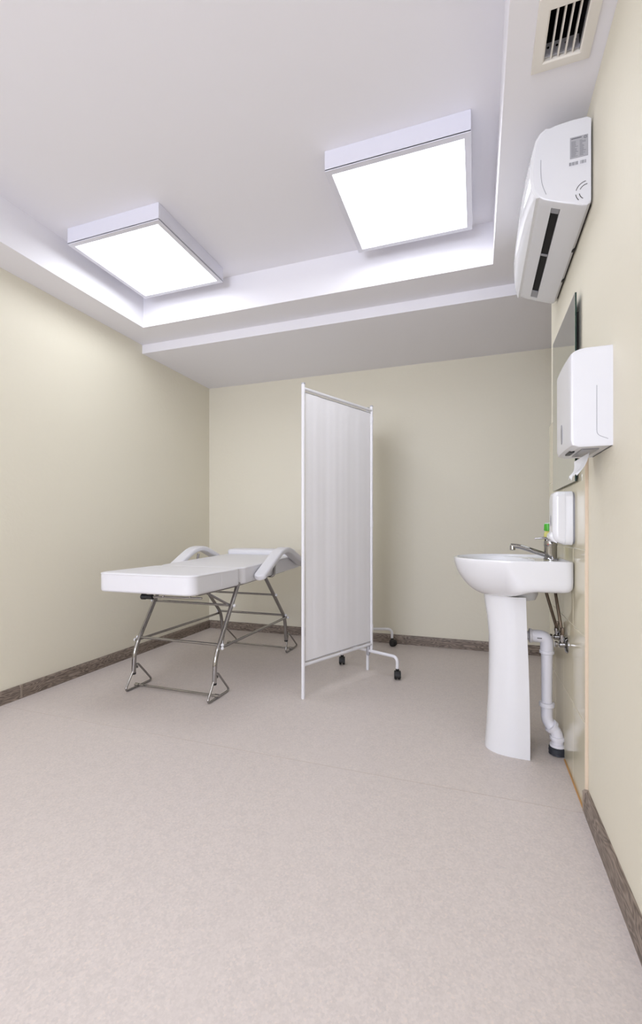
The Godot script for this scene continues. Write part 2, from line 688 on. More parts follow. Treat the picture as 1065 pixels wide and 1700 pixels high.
func ventilation_grille() -> void:
	var o := thing("ventilation_grille", "cream framed ventilation grille with dark slots in the ceiling border", "vent", P(0.2425, BORDER_Y, 1.436))
	var x0 := 0.194 - 0.2425; var x1 := -x0
	var z1 := 0.072
	var s := Soup.new()
	var ox := 0.081; var oz := 0.106
	# frame: sloped ring
	var ring := func(hx, hz, y) -> Array:
		return [Vector3(-hx, y, -hz), Vector3(hx, y, -hz), Vector3(hx, y, hz), Vector3(-hx, y, hz)]
	s.loft([ring.call(ox, oz, 0.0), ring.call(ox - 0.001, oz - 0.001, -0.006), ring.call(ox - 0.012, oz - 0.012, -0.009), ring.call(x1 + 0.004, z1 + 0.004, -0.010), ring.call(x1, z1, -0.007), ring.call(x1, z1, 0.004), ring.call(x1 + 0.001, z1 + 0.001, 0.0)], false, true)
	solid("frame", s, M.cream, o, 25.0)
	for k in 4:
		var sl := Soup.new()
		var cx := lerpf(x0, x1, (k + 1.0) / 5.0)
		sl.box(Vector3(cx - 0.0022, -0.006, -z1), Vector3(cx + 0.0022, 0.010, z1), 0.0008)
		solid("slat", sl, M.cream, o)
	var du := Soup.new()
	var dh := 0.20
	du.box(Vector3(x0, 0.004, -z1 + 0.0), Vector3(x1, dh, -z1 + 0.0015))
	solid("duct_flange", du, M.flange, o)
	du = Soup.new()
	du.box(Vector3(x0, 0.014, z1 - 0.0015), Vector3(x1, dh, z1))
	du.box(Vector3(x0, 0.014, -z1 + 0.0015), Vector3(x0 + 0.0015, dh, z1 - 0.0015))
	du.box(Vector3(x1 - 0.0015, 0.014, -z1 + 0.0015), Vector3(x1, dh, z1 - 0.0015))
	du.box(Vector3(x0, dh, -z1), Vector3(x1, dh + 0.0015, z1))
	du.box(Vector3(x0, 0.045, -z1 + 0.0015), Vector3(x1, dh, -z1 + 0.003))
	solid("duct", du, M.void, o)
	for k in 4:
		var sc := Soup.new()
		sc.lathe([Vector2(0.0035, 0), Vector2(0.0035, 0.001), Vector2(0.0015, 0.002)], 10, Transform3D(Basis(Vector3.RIGHT, PI / 2), Vector3(lerpf(x0, x1, (k + 0.5) / 4.0), 0.03, -z1 + 0.0015)))
		solid("screw", sc, M.chrome, o)


func air_conditioner() -> void:
	var d0 := 1.668
	var d1 := 2.365
	var o := thing("air_conditioner", "white wall mounted split air conditioner above the mirror", "air conditioner", P(WALL_R, 2.03, (d0 + d1) / 2))
	var org := o.position
	var pr := [[.355, 2.318], [.345, 2.325], [.30, 2.326], [.25, 2.322], [.222, 2.314], [.206, 2.302], [.195, 2.285], [.185, 2.24], [.180, 2.19], [.181, 2.15], [.186, 2.12], [.198, 2.093], [.215, 2.080], [.243, 2.067]]
	var after := [[.270, 2.056], [.30, 2.045], [.33, 2.034], [.345, 2.032], [.355, 2.04]]
	var section := func(d: float, ins: float, notch: float) -> Array:
		var pts := []
		for p in pr:
			pts.append(Vector2(p[0], p[1]))
		pts.append(Vector2(.2431, 2.067 + notch))
		pts.append(Vector2(.2699, 2.0561 + notch))
		for p in after:
			pts.append(Vector2(p[0], p[1]))
		var c := Vector2(.30, 2.18)
		var ring := []
		for p in pts:
			var q: Vector2 = p
			if ins > 0.0:
				var v := q - c
				q = c + v * maxf(0.0, 1.0 - ins / v.length())
				if p.x > 0.35:
					q.x = p.x
			ring.append(P(q.x, q.y, d) - org)
		return ring
	var s := Soup.new()
	s.loft([section.call(d0, 0.006, 0.0), section.call(d0 + 0.003, 0.0015, 0.0), section.call(d0 + 0.008, 0.0, 0.0), section.call(d0 + 0.033, 0.0, 0.0), section.call(d0 + 0.0331, 0.0, 0.022), section.call(d1 - 0.0451, 0.0, 0.022), section.call(d1 - 0.045, 0.0, 0.0), section.call(d1 - 0.02, 0.0, 0.0), section.call(d1 - 0.008, 0.004, 0.0), section.call(d1, 0.014, 0.0)])
	solid("body", s, M.plastic, o, 38.0)
	# air outlet: dark channel with grey louvres
	var ch := Soup.new()
	var quad4 := func(d: float) -> Array:
		return [P(.2445, 2.070, d) - org, P(.2685, 2.060, d) - org, P(.2685, 2.077, d) - org, P(.2445, 2.087, d) - org]
	ch.loft([quad4.call(d0 + 0.034), quad4.call(d1 - 0.046)])
	solid("air_outlet", ch, M.void, o, 20.0)
	for r in [[0.034, 0.060], [0.305, 0.317], [0.595, 0.650]]:
		var v := Soup.new()
		var quad5 := func(d: float) -> Array:
			return [P(.2445, 2.0675, d) - org, P(.2685, 2.0575, d) - org, P(.2685, 2.064, d) - org, P(.2445, 2.074, d) - org]
		v.loft([quad5.call(d0 + r[0]), quad5.call(d0 + r[1])])
		solid("louvre", v, M.grey_plastic, o, 20.0)
	# front panel: bowed glossy shell standing proud of the body
	var fp := [[.222, 2.318], [.203, 2.306], [.188, 2.285], [.176, 2.24], [.170, 2.19], [.171, 2.15], [.177, 2.118], [.192, 2.090]]
	var fr := []
	for k in 13:
		var u := k / 12.0
		var d := lerpf(d0 + 0.002, d1 - 0.004, u)
		var bow := 0.010 * (1.0 - pow(2.0 * u - 1.0, 2.0)) - (0.012 if k == 12 else (0.003 if k == 0 or k == 11 else 0.0))
		var ring := []
		for i in fp.size():
			var e := sin(PI * i / (fp.size() - 1.0))
			ring.append(P(fp[i][0] - bow * e, fp[i][1], d) - org)
		for i in fp.size():
			var q = fp[fp.size() - 1 - i]
			ring.append(P(q[0] + 0.016, q[1] - (0.004 if i == fp.size() - 1 else 0.0), d) - org)
		fr.append(ring)
	s = Soup.new()
	s.loft(fr)
	solid("front_panel", s, M.gloss_plastic, o, 38.0)
	# knock-out rings on the near side
	for r in [[0.0355, 1.75, 2.88], [0.0355, 3.25, 3.85], [0.025, 1.65, 2.7], [0.025, 3.25, 4.1]]:
		var g := Soup.new()
		var pts := []
		for k in 9:
			var a := lerpf(r[1], r[2], k / 8.0)
			pts.append(P(.346 + cos(a) * r[0], 2.076 + sin(a) * r[0], d0 - 0.0002) - org)
		g.tube(pts, 0.0011, 6)
		solid("cable_knockout", g, M.board, o)
	# seam between the side cover and the front
	var sm := Soup.new()
	var sp := []
	for p in [[.2065, 2.215], [.2060, 2.17], [.210, 2.13], [.2225, 2.095]]:
		sp.append(P(p[0], p[1], d0 - 0.0002) - org)
	sm.tube(fillet(sp, 0.03), 0.0008, 6)
	solid("cover_seam", sm, M.grey_plastic, o)
	# stickers
	sticker(o, "rating_label", P(.320, 2.2285, d0 - 0.0006) - org, Vector2(0.052, 0.070), rating_label())
	sticker(o, "barcode_label", P(.3165, 2.176, d0 - 0.0006) - org, Vector2(0.052, 0.015), barcode())
	for d in [1.93, 2.15]:
		var c := Soup.new()
		c.box(P(.345, 2.030, d + 0.008) - org, P(.357, 2.040, d - 0.008) - org, 0.002)
		solid("mounting_clip", c, M.black, o)
	# back plate against the wall
	var bp := Soup.new()
	bp.box(P(.354, 2.045, d1 - 0.03) - org, P(WALL_R, 2.31, d0 + 0.03) - org, 0.001)
	solid("back_plate", bp, M.board, o)


func sticker(parent: Node, called: String, at: Vector3, size: Vector2, tex: Texture2D) -> void:
	var q := QuadMesh.new()
	q.size = size
	var m := std(Color.WHITE, 0.4)
	m.albedo_texture = tex
	var o := put(called, q, m, parent, at)
	o.set_meta("label", "printed grey sticker")


func rating_label() -> ImageTexture:
	var img := Image.create(208, 280, false, Image.FORMAT_RGB8)
	img.fill(c8(176, 176, 180))
	img.fill_rect(Rect2i(0, 0, 208, 3), c8(120, 120, 124))
	img.fill_rect(Rect2i(0, 277, 208, 3), c8(120, 120, 124))
	img.fill_rect(Rect2i(0, 0, 3, 280), c8(120, 120, 124))
	img.fill_rect(Rect2i(205, 0, 3, 280), c8(120, 120, 124))
	img.fill_rect(Rect2i(14, 14, 120, 12), c8(96, 96, 102))
	for y in 40:
		for x in 40:
			var r := Vector2(x - 20, y - 20).length()
			if r < 19.0 and r > 14.0 or r < 5.0:
				img.set_pixel(158 + x, 8 + y, c8(60, 60, 66))
	var g := RandomNumberGenerator.new()
	g.seed = 4
	for k in 15:
		var y := 56 + k * 14
		img.fill_rect(Rect2i(14, y, g.randi_range(40, 84), 6), c8(122, 122, 128))
		img.fill_rect(Rect2i(112, y, g.randi_range(30, 80), 6), c8(122, 122, 128))
	return ImageTexture.create_from_image(img)


func barcode() -> ImageTexture:
	var img := Image.create(208, 60, false, Image.FORMAT_RGB8)
	img.fill(c8(225, 225, 230))
	var g := RandomNumberGenerator.new()
	g.seed = 8
	var x := 4
	while x < 200:
		var w := g.randi_range(1, 5)
		if x < 112 or x > 126:
			img.fill_rect(Rect2i(x, 6, w, 44), c8(70, 70, 76))
		x += w + g.randi_range(2, 5)
	return ImageTexture.create_from_image(img)


# ------------------------------------------------------------------ wash place
func basin() -> void:
	var o := thing("wash_basin", "white ceramic wash basin on a pedestal against the tiled wall", "sink", P(WALL_R - 0.01, 0.68, 2.155))
	var org := o.position
	var top := 0.842
	var n := 72
	var outline := []     # (x, dd) around the rim
	var inner := []
	var xb := WALL_R - 0.0105
	var BC := 2.155      # depth of the basin's axis
	var HW := 0.252
	var raw := []
	for k in 41:          # room side: half ellipse from the near side round to the far side
		var a := PI * k / 40.0
		raw.append(Vector2(0.17 - 0.268 * pow(sin(a), 0.95), -HW * signf(cos(a)) * pow(absf(cos(a)), 0.9)))
	for k in 6:           # far wall corner, then near wall corner
		var a := PI / 2 * k / 5.0
		raw.append(Vector2(xb - 0.02 + 0.02 * sin(a), HW - 0.02 + 0.02 * cos(a)))
	for k in 6:
		var a := PI / 2 * k / 5.0
		raw.append(Vector2(xb - 0.02 + 0.02 * cos(a), -HW + 0.02 - 0.02 * sin(a)))
	var walk := [0.0]
	for k in raw.size():
		walk.append(walk[k] + raw[k].distance_to(raw[(k + 1) % raw.size()]))
	n = 110
	for i in n:
		var at: float = walk[-1] * i / n
		var k := 0
		while walk[k + 1] < at:
			k += 1
		outline.append(raw[k].lerp(raw[(k + 1) % raw.size()], (at - walk[k]) / maxf(1e-6, walk[k + 1] - walk[k])))
	for i in n:
		var v: Vector2 = outline[i] - Vector2(0.085, 0)
		var e := Vector2(v.x / 0.155, v.y / 0.195)
		inner.append(Vector2(0.085, 0) + v / e.length())
	var prof := func(i: int, k: int, steps: int) -> Vector3:
		var q: Vector2 = outline[i]
		var w := smoothstep(0.10, 0.24, q.x)
		var nn := lerpf(1.62, 9.0, w)
		var drop := lerpf(0.157, 0.120, w)
		var bt := Vector2(0.125 + 0.095 * clampf((q.x - 0.125) / 0.22, -1.0, 1.0), q.y * 0.44)
		var phi := PI / 2 * k / steps
		var hh := 1.0 - pow(cos(phi), 2.0 / nn) if k < steps else 1.0
		var vv := pow(sin(phi), 2.0 / nn)
		var xy := q.lerp(bt, hh)
		return P(xy.x, top - 0.006 - drop * vv, BC + xy.y) - org
	var rings := []
	var steps := 14
	for k in range(steps, -1, -1):
		var ring := []
		for i in n:
			ring.append(prof.call(i, k, steps))
		rings.append(ring)
	# rounded lip, deck, bowl
	for z in [[0.002, -0.003], [0.006, 0.0], [0.014, 0.0]]:
		var ring := []
		for i in n:
			var q: Vector2 = outline[i]
			var v := (Vector2(0.15, 0) - q)
			var p: Vector2 = q + v.normalized() * float(z[0])
			ring.append(P(p.x, top + z[1], BC + p.y) - org)
		rings.append(ring)
	var bowl := [[0.05, -0.0095], [0.94, -0.0095], [1.0, -0.014]]
	for z in bowl:
		var ring := []
		for i in n:
			var q: Vector2 = outline[i]
			var v := (Vector2(0.15, 0) - q)
			var p: Vector2 = (q + v.normalized() * 0.014).lerp(inner[i], z[0])
			ring.append(P(p.x, top + z[1], BC + p.y) - org)
		rings.append(ring)
	for k in range(1, 9):
		var phi := PI / 2 * k / 8.0
		var ring := []
		for i in n:
			var p: Vector2 = Vector2(0.10, 0).lerp(inner[i], maxf(cos(phi), 0.10))
			ring.append(P(p.x, top - 0.014 - 0.125 * sin(phi), BC + p.y) - org)
		rings.append(ring)
	var s := Soup.new()
	s.loft(rings)
	solid("bowl", s, M.ceramic, o, 55.0)
	var dr := Soup.new()
	dr.lathe([Vector2(0.022, 0), Vector2(0.022, 0.002), Vector2(0.016, 0.0035), Vector2(0.012, 0.001)], 24, Transform3D(Basis(), P(0.10, top - 0.139, BC) - org))
	solid("drain", dr, M.chrome, o)
	var bs := Soup.new()
	bs.lathe([Vector2(0.03, -0.026), Vector2(0.045, -0.022), Vector2(0.055, 0.0), Vector2(0.057, 0.02)], 28, Transform3D(Basis(), P(0.20, 0.68, BC) - org))
	solid("drain_boss", bs, M.ceramic, o)

	# pedestal: U-shaped ceramic shell open to the wall
	var pd := thing("basin_pedestal", "tapering white ceramic pedestal column under the wash basin", "pedestal", P(0.12, 0, 2.155))
	var po := pd.position
	var pr := []
	# height, back x, front x, half width
	for r in [[0.0, .213, .036, .112], [0.010, .213, .036, .112], [0.10, .213, .043, .109], [0.25, .211, .050, .106], [0.40, .207, .053, .104], [0.50, .203, .052, .104], [0.58, .200, .045, .106], [0.64, .198, .036, .109], [0.6785, .197, .031, .111]]:
		var ring := []
		for side in 2:
			var wall := 0.014 * side
			for i in 25:
				var k := i if side == 0 else 24 - i
				var a := PI * k / 24.0
				var ex := 0.72
				var dep: float = r[1] - r[2] - wall
				var px: float = r[1] - dep * pow(sin(a), ex)
				var pz: float = (r[3] - wall) * signf(cos(a)) * pow(absf(cos(a)), ex)
				ring.append(P(px, r[0], BC + pz) - po)
		pr.append(ring)
	s = Soup.new()
	u_loft(s, pr)
	solid("column", s, M.ceramic, pd, 45.0)


# loft of non-convex U rings (outer run then inner run), ends closed as strips
func u_loft(s: Soup, rings: Array) -> void:
	var o := PackedVector3Array()
	var n: int = rings[0].size()
	for k in rings.size() - 1:
		for i in n:
			var j := (i + 1) % n
			s._tri(o, rings[k][i], rings[k][j], rings[k + 1][j])
			s._tri(o, rings[k][i], rings[k + 1][j], rings[k + 1][i])
	for e in 2:
		var r = rings[0] if e == 0 else rings[rings.size() - 1]
		for i in n / 2 - 1:
			var a = r[i]; var b = r[i + 1]; var c = r[n - 2 - i]; var d = r[n - 1 - i]
			if e == 0:
				s._tri(o, a, c, b); s._tri(o, a, d, c)
			else:
				s._tri(o, a, b, c); s._tri(o, a, c, d)
	s.seal(o)


func tap() -> void:
	var o := thing("mixer_tap", "chrome single lever mixer tap on the basin rim", "tap", P(0.305, 0.8340, 2.155))
	var s := Soup.new()
	s.lathe([Vector2(0.029, 0), Vector2(0.029, 0.005), Vector2(0.026, 0.008), Vector2(0.0255, 0.055), Vector2(0.027, 0.062), Vector2(0.027, 0.068)], 28)
	solid("body", s, M.chrome, o)
	s = Soup.new()
	s.lathe([Vector2(0.0265, 0.0685), Vector2(0.0265, 0.080), Vector2(0.022, 0.090), Vector2(0.012, 0.096), Vector2(0.002, 0.098)], 28)
	var lv := solid("lever_cap", s, M.chrome, o)
	s = Soup.new()
	var rr := []
	for k in 7:
		var u := k / 6.0
		var c := Vector3(lerpf(0.005, -0.064, u), lerpf(0.088, 0.0905, u) + 0.004 * sin(u * PI), 0)
		var hw := lerpf(0.016, 0.009, u)
		var ht := lerpf(0.007, 0.0025, u)
		var ring := []
		for p in round_rect(hw, ht, ht * 0.8, 3):
			ring.append(c + Vector3(0, p.y, p.x))
		rr.append(ring)
	s.loft(rr)
	solid("lever", s, M.chrome, lv)
	s = Soup.new()
	s.tube(fillet([Vector3(-0.012, 0.018, 0), Vector3(-0.125, 0.056, 0), Vector3(-0.160, 0.058, 0)], 0.04, 8), 0.0105, 16)
	var sp := solid("spout", s, M.chrome, o)
	s = Soup.new()
	s.lathe([Vector2(0.0095, 0.0), Vector2(0.0115, 0.002), Vector2(0.0115, 0.018), Vector2(0.009, 0.024)], 20, Transform3D(Basis(), Vector3(-0.152, 0.038, 0)))
	solid("aerator", s, M.chrome, sp)
	for k in 2:
		s = Soup.new()
		s.lathe([Vector2(0.0035, 0), Vector2(0.0035, 0.0012), Vector2(0.002, 0.0018)], 12, Transform3D(Basis(Vector3.RIGHT, PI / 2), Vector3(-0.012 + 0.016 * k, 0.066, 0.0225 + 0.002 * k)))
		solid("temperature_mark", s, M.red if k == 0 else M.blue, o)


func plumbing() -> void:
	var o := thing("waste_pipe", "white plastic waste pipe between the pedestal and the tiles", "pipe", P(0.329, 0, 2.14))
	var org := o.position
	var px := 0.291; var pd := 2.16
	var s := Soup.new()
	s.tube(rel([P(0.13, 0.497, pd), P(0.24, 0.497, pd)], org), 0.019, 20)
	solid("inlet", s, M.pipe, o)
	s = Soup.new()
	s.tube(rel(fillet([P(0.228, 0.497, pd), P(px, 0.497, pd), P(px, 0.425, pd)], 0.045, 8), org), 0.027, 22)
	var el := solid("elbow", s, M.pipe, o)
	collar(el, P(0.226, 0.497, pd) - org, Vector3(1, 0, 0), 0.031, 0.010)
	collar(el, P(px, 0.432, pd) - org, Vector3(0, 1, 0), 0.030, 0.012)
	s = Soup.new()
	s.tube(rel([P(px, 0.43, pd), P(px, 0.19, pd)], org), [0.0235, 0.0215], 22)
	solid("straight_pipe", s, M.pipe, o)
	s = Soup.new()
	var path := fillet([P(px, 0.205, pd), P(px, 0.128, pd), P(0.329, 0.095, 2.14), P(0.329, 0.03, 2.14)], 0.035, 8)
	s.tube(rel(path, org), 0.0235, 22)
	var be := solid("offset_bend", s, M.pipe, o)
	collar(be, P(px, 0.203, pd) - org, Vector3(0, 1, 0), 0.031, 0.016)
	collar(be, P(0.308, 0.1135, 2.1485) - org, Vector3(-0.75, 0.66, 0.15).normalized(), 0.0305, 0.014)
	collar(be, P(0.329, 0.071, 2.14) - org, Vector3(0, 1, 0), 0.0305, 0.013)
	collar(be, P(0.329, 0.040, 2.14) - org, Vector3(0, 1, 0), 0.030, 0.010)
	s = Soup.new()
	s.lathe([Vector2(0.030, 0.001), Vector2(0.0345, 0.004), Vector2(0.033, 0.012), Vector2(0.035, 0.018), Vector2(0.0335, 0.026), Vector2(0.034, 0.031), Vector2(0.026, 0.036)], 28)
	solid("rubber_seal", s, M.rubber, o, 60.0)
	for k in 4:
		s = Soup.new()
		s.box(Vector3(0.0, 0.0, 0.0), Vector3(0.0035, 0.004, 0.0012), 0.0, Transform3D(Basis(), P(0.250 + k * 0.0048, 0.492, pd - 0.0271) - org))
		solid("printed_mark", s, M.board, o)

	# two angle valves on the tiles and the braided hoses that rise from them to the tap
	for k in 2:
		var vx := WALL_R - 0.0102
		var vd := 2.055 + 0.135 * k
		var vy := 0.492
		var v := thing("angle_valve", ["chrome angle valve with round wall plate nearer the room", "chrome angle valve half hidden behind the other one"][k], "valve", P(vx, vy, vd), "angle valves on the tiles under the basin")
		var rot := Transform3D(Basis(Vector3.FORWARD, -PI / 2), Vector3.ZERO)    # y axis -> -x
		s = Soup.new()
		s.lathe([Vector2(0.034, 0.0), Vector2(0.034, 0.002), Vector2(0.028, 0.008), Vector2(0.012, 0.011)], 26, rot)
		solid("wall_plate", s, M.chrome, v)
		s = Soup.new()
		s.lathe([Vector2(0.0095, 0.008), Vector2(0.0125, 0.009), Vector2(0.0125, 0.028), Vector2(0.009, 0.030)], 20, rot)
		s.lathe([Vector2(0.008, 0.0), Vector2(0.008, 0.022), Vector2(0.0105, 0.023), Vector2(0.0105, 0.036)], 16, Transform3D(Basis(), Vector3(-0.018, 0.004, 0)))
		solid("body", s, M.chrome, v)
		s = Soup.new()
		s.lathe([Vector2(0.006, 0.028), Vector2(0.006, 0.034), Vector2(0.012, 0.035), Vector2(0.0125, 0.037), Vector2(0.0125, 0.044), Vector2(0.010, 0.046)], 8, rot)
		solid("handle", s, M.chrome, v, 25.0)
		var h := thing("braided_hose", ["dark braided hose rising from the nearer valve to the basin", "dark braided hose rising from the farther valve to the basin"][k], "hose", P(vx - 0.018, vy + 0.041, vd), "braided supply hoses")
		s = Soup.new()
		var tx := 0.317 - 0.035 * k
		var td := 2.13 + 0.03 * k
		var pts := []
		var c := Curve3D.new()
		c.add_point(Vector3(0, 0.0, 0), Vector3.ZERO, Vector3(0, 0.15, 0))
		c.add_point(P(tx, 0.7135, td) - h.position, Vector3(0.035, -0.035, 0.01), Vector3.ZERO)
		for i in 25:
			pts.append(c.sample_baked(c.get_baked_length() * i / 24.0))
		s.tube(pts, 0.0062, 12)
		solid("braid", s, M.braid, h)
		s = Soup.new()
		s.lathe([Vector2(0.0075, 0), Vector2(0.0085, 0.002), Vector2(0.0085, 0.02), Vector2(0.0065, 0.03)], 6, Transform3D(Basis(), Vector3(0, -0.002, 0)))
		solid("hose_nut", s, M.braid, h, 25.0)


func rel(pts: Array, org: Vector3) -> Array:
	var out := []
	for p in pts:
		out.append(p - org)
	return out


func collar(parent: Node, at: Vector3, dir: Vector3, r: float, w: float) -> void:
	var s := Soup.new()
	var q := Quaternion(Vector3.UP, dir.normalized())
	s.lathe([Vector2(r - 0.004, -w / 2 - 0.002), Vector2(r, -w / 2), Vector2(r, w / 2 - 0.002), Vector2(r - 0.001, w / 2), Vector2(r - 0.004, w / 2 + 0.001)], 24, Transform3D(Basis(q), at))
	solid("collar", s, M.pipe, parent)


func mirror() -> void:
	var x := 0.340
	var d0 := 1.842
	var d1 := 2.336
	var y0 := 1.142
	var y1 := 1.832
	var o := thing("wall_mirror", "frameless rectangular wall mirror above the wash basin", "mirror", P(WALL_R, y0, (d0 + d1) / 2))
	var org := o.position
	solid("glass_edge", boxed(P(x + 0.0006, y0, d0) - org, P(x + 0.006, y1, d1) - org, 0.0006), M.glass_edge, o)
	solid("reflective_face", boxed(P(x, y0 + 0.0006, d0 + 0.0006) - org, P(x + 0.0006, y1 - 0.0006, d1 - 0.0006) - org), M.mirror, o)
	var s := Soup.new()
	s.box(P(x + 0.006, y0 + 0.05, d1 - 0.05) - org, P(WALL_R, y1 - 0.05, d0 + 0.05) - org)
	solid("mounting_board", s, M.board, o)


func towel_dispenser() -> void:
	var d0 := 1.447
	var d1 := 1.682
	var y0 := 1.203
	var y1 := 1.486
	var o := thing("paper_towel_dispenser", "large white paper towel dispenser on the right wall beside the mirror", "dispenser", P(WALL_R, y0, (d0 + d1) / 2))
	var org := o.position
	var s := Soup.new()
	# plan section (x, d) lofted along height
	var ring := func(y: float, ins: float, fx: float) -> Array:
		var r := []
		var pts := [Vector2(WALL_R, d0 + ins), Vector2(fx + 0.009, d0 + ins), Vector2(fx + 0.0025, d0 + ins + 0.0025), Vector2(fx, d0 + ins + 0.008)]
		for k in range(1, 8):
			var u := k / 8.0
			pts.append(Vector2(fx - 0.003 * sin(PI * u), lerpf(d0 + ins + 0.008, d1 - ins - 0.008, u)))
		pts.append_array([Vector2(fx, d1 - ins - 0.008), Vector2(fx + 0.0025, d1 - ins - 0.0025), Vector2(fx + 0.009, d1 - ins), Vector2(WALL_R, d1 - ins)])
		for p in pts:
			r.append(P(p.x, y, p.y) - org)
		return r
	var fx := 0.256
	var rings := [ring.call(y0 + 0.002, 0.004, fx + 0.03), ring.call(y0, 0.002, fx + 0.02), ring.call(y0 + 0.006, 0.0, fx + 0.004), ring.call(y0 + 0.02, 0.0, fx)]
	rings.append(ring.call(y1 - 0.02, 0.0, fx))
	for k in 6:
		var a := PI / 2 * (k + 1) / 6.0
		rings.append(ring.call(y1 - 0.02 + 0.02 * sin(a), 0.004 * (1.0 - cos(a)), fx + 0.040 * (1.0 - cos(a))))
	s.loft(rings)
	solid("cover", s, M.plastic, o, 40.0)
	# seam where the cover meets the back tray
	s = Soup.new()
	s.tube(rel(fillet([P(0.322, 1.375, d0 - 0.0002), P(0.322, 1.235, d0 - 0.0002), P(0.350, 1.222, d0 - 0.0002)], 0.012), org), 0.0007, 6)
	solid("cover_seam", s, M.grey_plastic, o)
	# level window on the front
	s = Soup.new()
	var lens := []
	for k in 9:
		var u := k / 8.0
		var hw := 0.011 * sqrt(maxf(0.02, sin(PI * u)))
		var y := lerpf(1.232, 1.292, u)
		lens.append([P(fx - 0.0045, y, 1.565 - hw) - org, P(fx - 0.0045, y, 1.565 + hw) - org, P(fx - 0.001, y, 1.565 + hw) - org, P(fx - 0.001, y, 1.565 - hw) - org])
	s.loft(lens)
	solid("level_window", s, M.grey_plastic, o)
	# outlet in the underside
	s = Soup.new()
	s.box(P(0.295, y0 - 0.0012, 1.645) - org, P(0.340, y0 + 0.004, 1.50) - org, 0.001)
	solid("outlet_slot", s, M.grey_plastic, o)
	s = Soup.new()
	s.box(P(0.268, y0 - 0.003, 1.60) - org, P(0.282, y0 + 0.003, 1.53) - org, 0.001)
	solid("lock", s, M.black, o)

	# the paper sheet hanging from the outlet
	var p := thing("paper_towel", "torn white paper towel hanging out of the dispenser", "paper towel", P(0.315, y0, 1.57))
	var po := p.position
	s = Soup.new()
	var rr := []
	for k in 9:
		var u := k / 8.0
		var ring2 := []
		var w := 11
		for e in 2:
			for i in w:
				var v := (i if e == 0 else w - 1 - i) / float(w - 1)
				var top_p := P(lerpf(0.327, 0.296, v), lerpf(y0 - 0.001, y0 - 0.020, v), lerpf(1.56, 1.615, v))
				var low_p := P(lerpf(0.291, 0.278, v), lerpf(1.133, 1.126, v), lerpf(1.56, 1.615, v))
				var p3 := top_p.lerp(low_p, u)
				p3.x += 0.007 * sin(u * PI) + 0.002 * sin(v * 6.0 + u * 2.0) * u
				p3.y += (0.006 * sin(v * 9.0) + 0.004 * sin(v * 23.0)) * u * u
				p3.x += e * 0.0007
				ring2.append(p3 - po)
		rr.append(ring2)
	u_loft(s, rr)
	solid("sheet", s, M.paper, p, 60.0)


func soap_dispenser() -> void:
	var d0 := 1.902
	var d1 := 2.012
	var y0 := 0.905
	var y1 := 1.112
	var xw := WALL_R - 0.0102
	var o := thing("soap_dispenser", "white rounded wall soap dispenser between mirror and tap", "dispenser", P(xw, y0, (d0 + d1) / 2))
	var org := o.position
	var sec := func(x: float, ins: float) -> Array:
		var r := []
		for p in round_rect((d1 - d0) / 2 - ins, (y1 - y0) / 2 - ins, 0.022, 6):
			r.append(P(x, (y0 + y1) / 2 + p.y + (maxf(0.0, xw - 0.03 - x) * 0.4 if p.y < 0.0 else 0.0), (d0 + d1) / 2 + p.x) - org)
		return r
	var s := Soup.new()
	s.loft([sec.call(xw, 0.004), sec.call(xw - 0.006, 0.004)])
	solid("back_plate", s, M.grey_plastic, o)
	s = Soup.new()
	var rings := [sec.call(xw - 0.006, 0.001), sec.call(xw - 0.008, 0.0), sec.call(xw - 0.0315, 0.0), sec.call(xw - 0.032, 0.0012), sec.call(xw - 0.033, 0.0012), sec.call(xw - 0.0335, 0.0)]
	for k in 7:
		var a := PI / 2 * k / 6.0
		rings.append(sec.call(xw - 0.054 - 0.020 * sin(a), 0.018 * (1.0 - cos(a))))
	s.loft(rings)
	solid("cover", s, M.gloss_plastic, o, 35.0)
	s = Soup.new()
	s.lathe([Vector2(0.012, 0.0), Vector2(0.012, 0.0015), Vector2(0.010, 0.002)], 20, Transform3D(Basis(Vector3.FORWARD, -PI / 2).scaled(Vector3(1, 1.7, 1)), P(xw - 0.0735, 1.0, (d0 + d1) / 2) - org))
	solid("sight_window", s, M.grey_plastic, o)
	s = Soup.new()
	var lever := []
	for e in [-0.036, -0.030, 0.030, 0.036]:
		var k := 0.004 if absf(e) > 0.033 else 0.0
		var ring := []
		for p in [[0.058, 0.912], [0.076 - k, 0.922 + k], [0.084 - k, 0.932 + k], [0.084 - k, 0.944 - k], [0.070, 0.962 - k], [0.058, 0.962 - k]]:
			ring.append(P(xw - p[0], p[1], (d0 + d1) / 2 + e) - org)
		lever.append(ring)
	s.loft(lever)
	solid("push_lever", s, M.gloss_plastic, o, 50.0)

	var b := thing("soap_bottle", "small bottle with a bright green cap behind the tap", "bottle", P(0.310, 0.8327, 2.255))
	s = Soup.new()
	s.lathe([Vector2(0.016, 0.0), Vector2(0.0185, 0.003), Vector2(0.0185, 0.110), Vector2(0.016, 0.120), Vector2(0.012, 0.124), Vector2(0.012, 0.130)], 24)
	solid("body", s, M.liquid, b)
	s = Soup.new()
	s.lathe([Vector2(0.0175, 0.126), Vector2(0.0182, 0.127), Vector2(0.0178, 0.155), Vector2(0.016, 0.158)], 20)
	solid("cap", s, M.green, b)
	s = Soup.new()
	s.lathe([Vector2(0.0150, 0.158), Vector2(0.0150, 0.161), Vector2(0.006, 0.162)], 16)
	solid("cap_top", s, M.plastic, b)


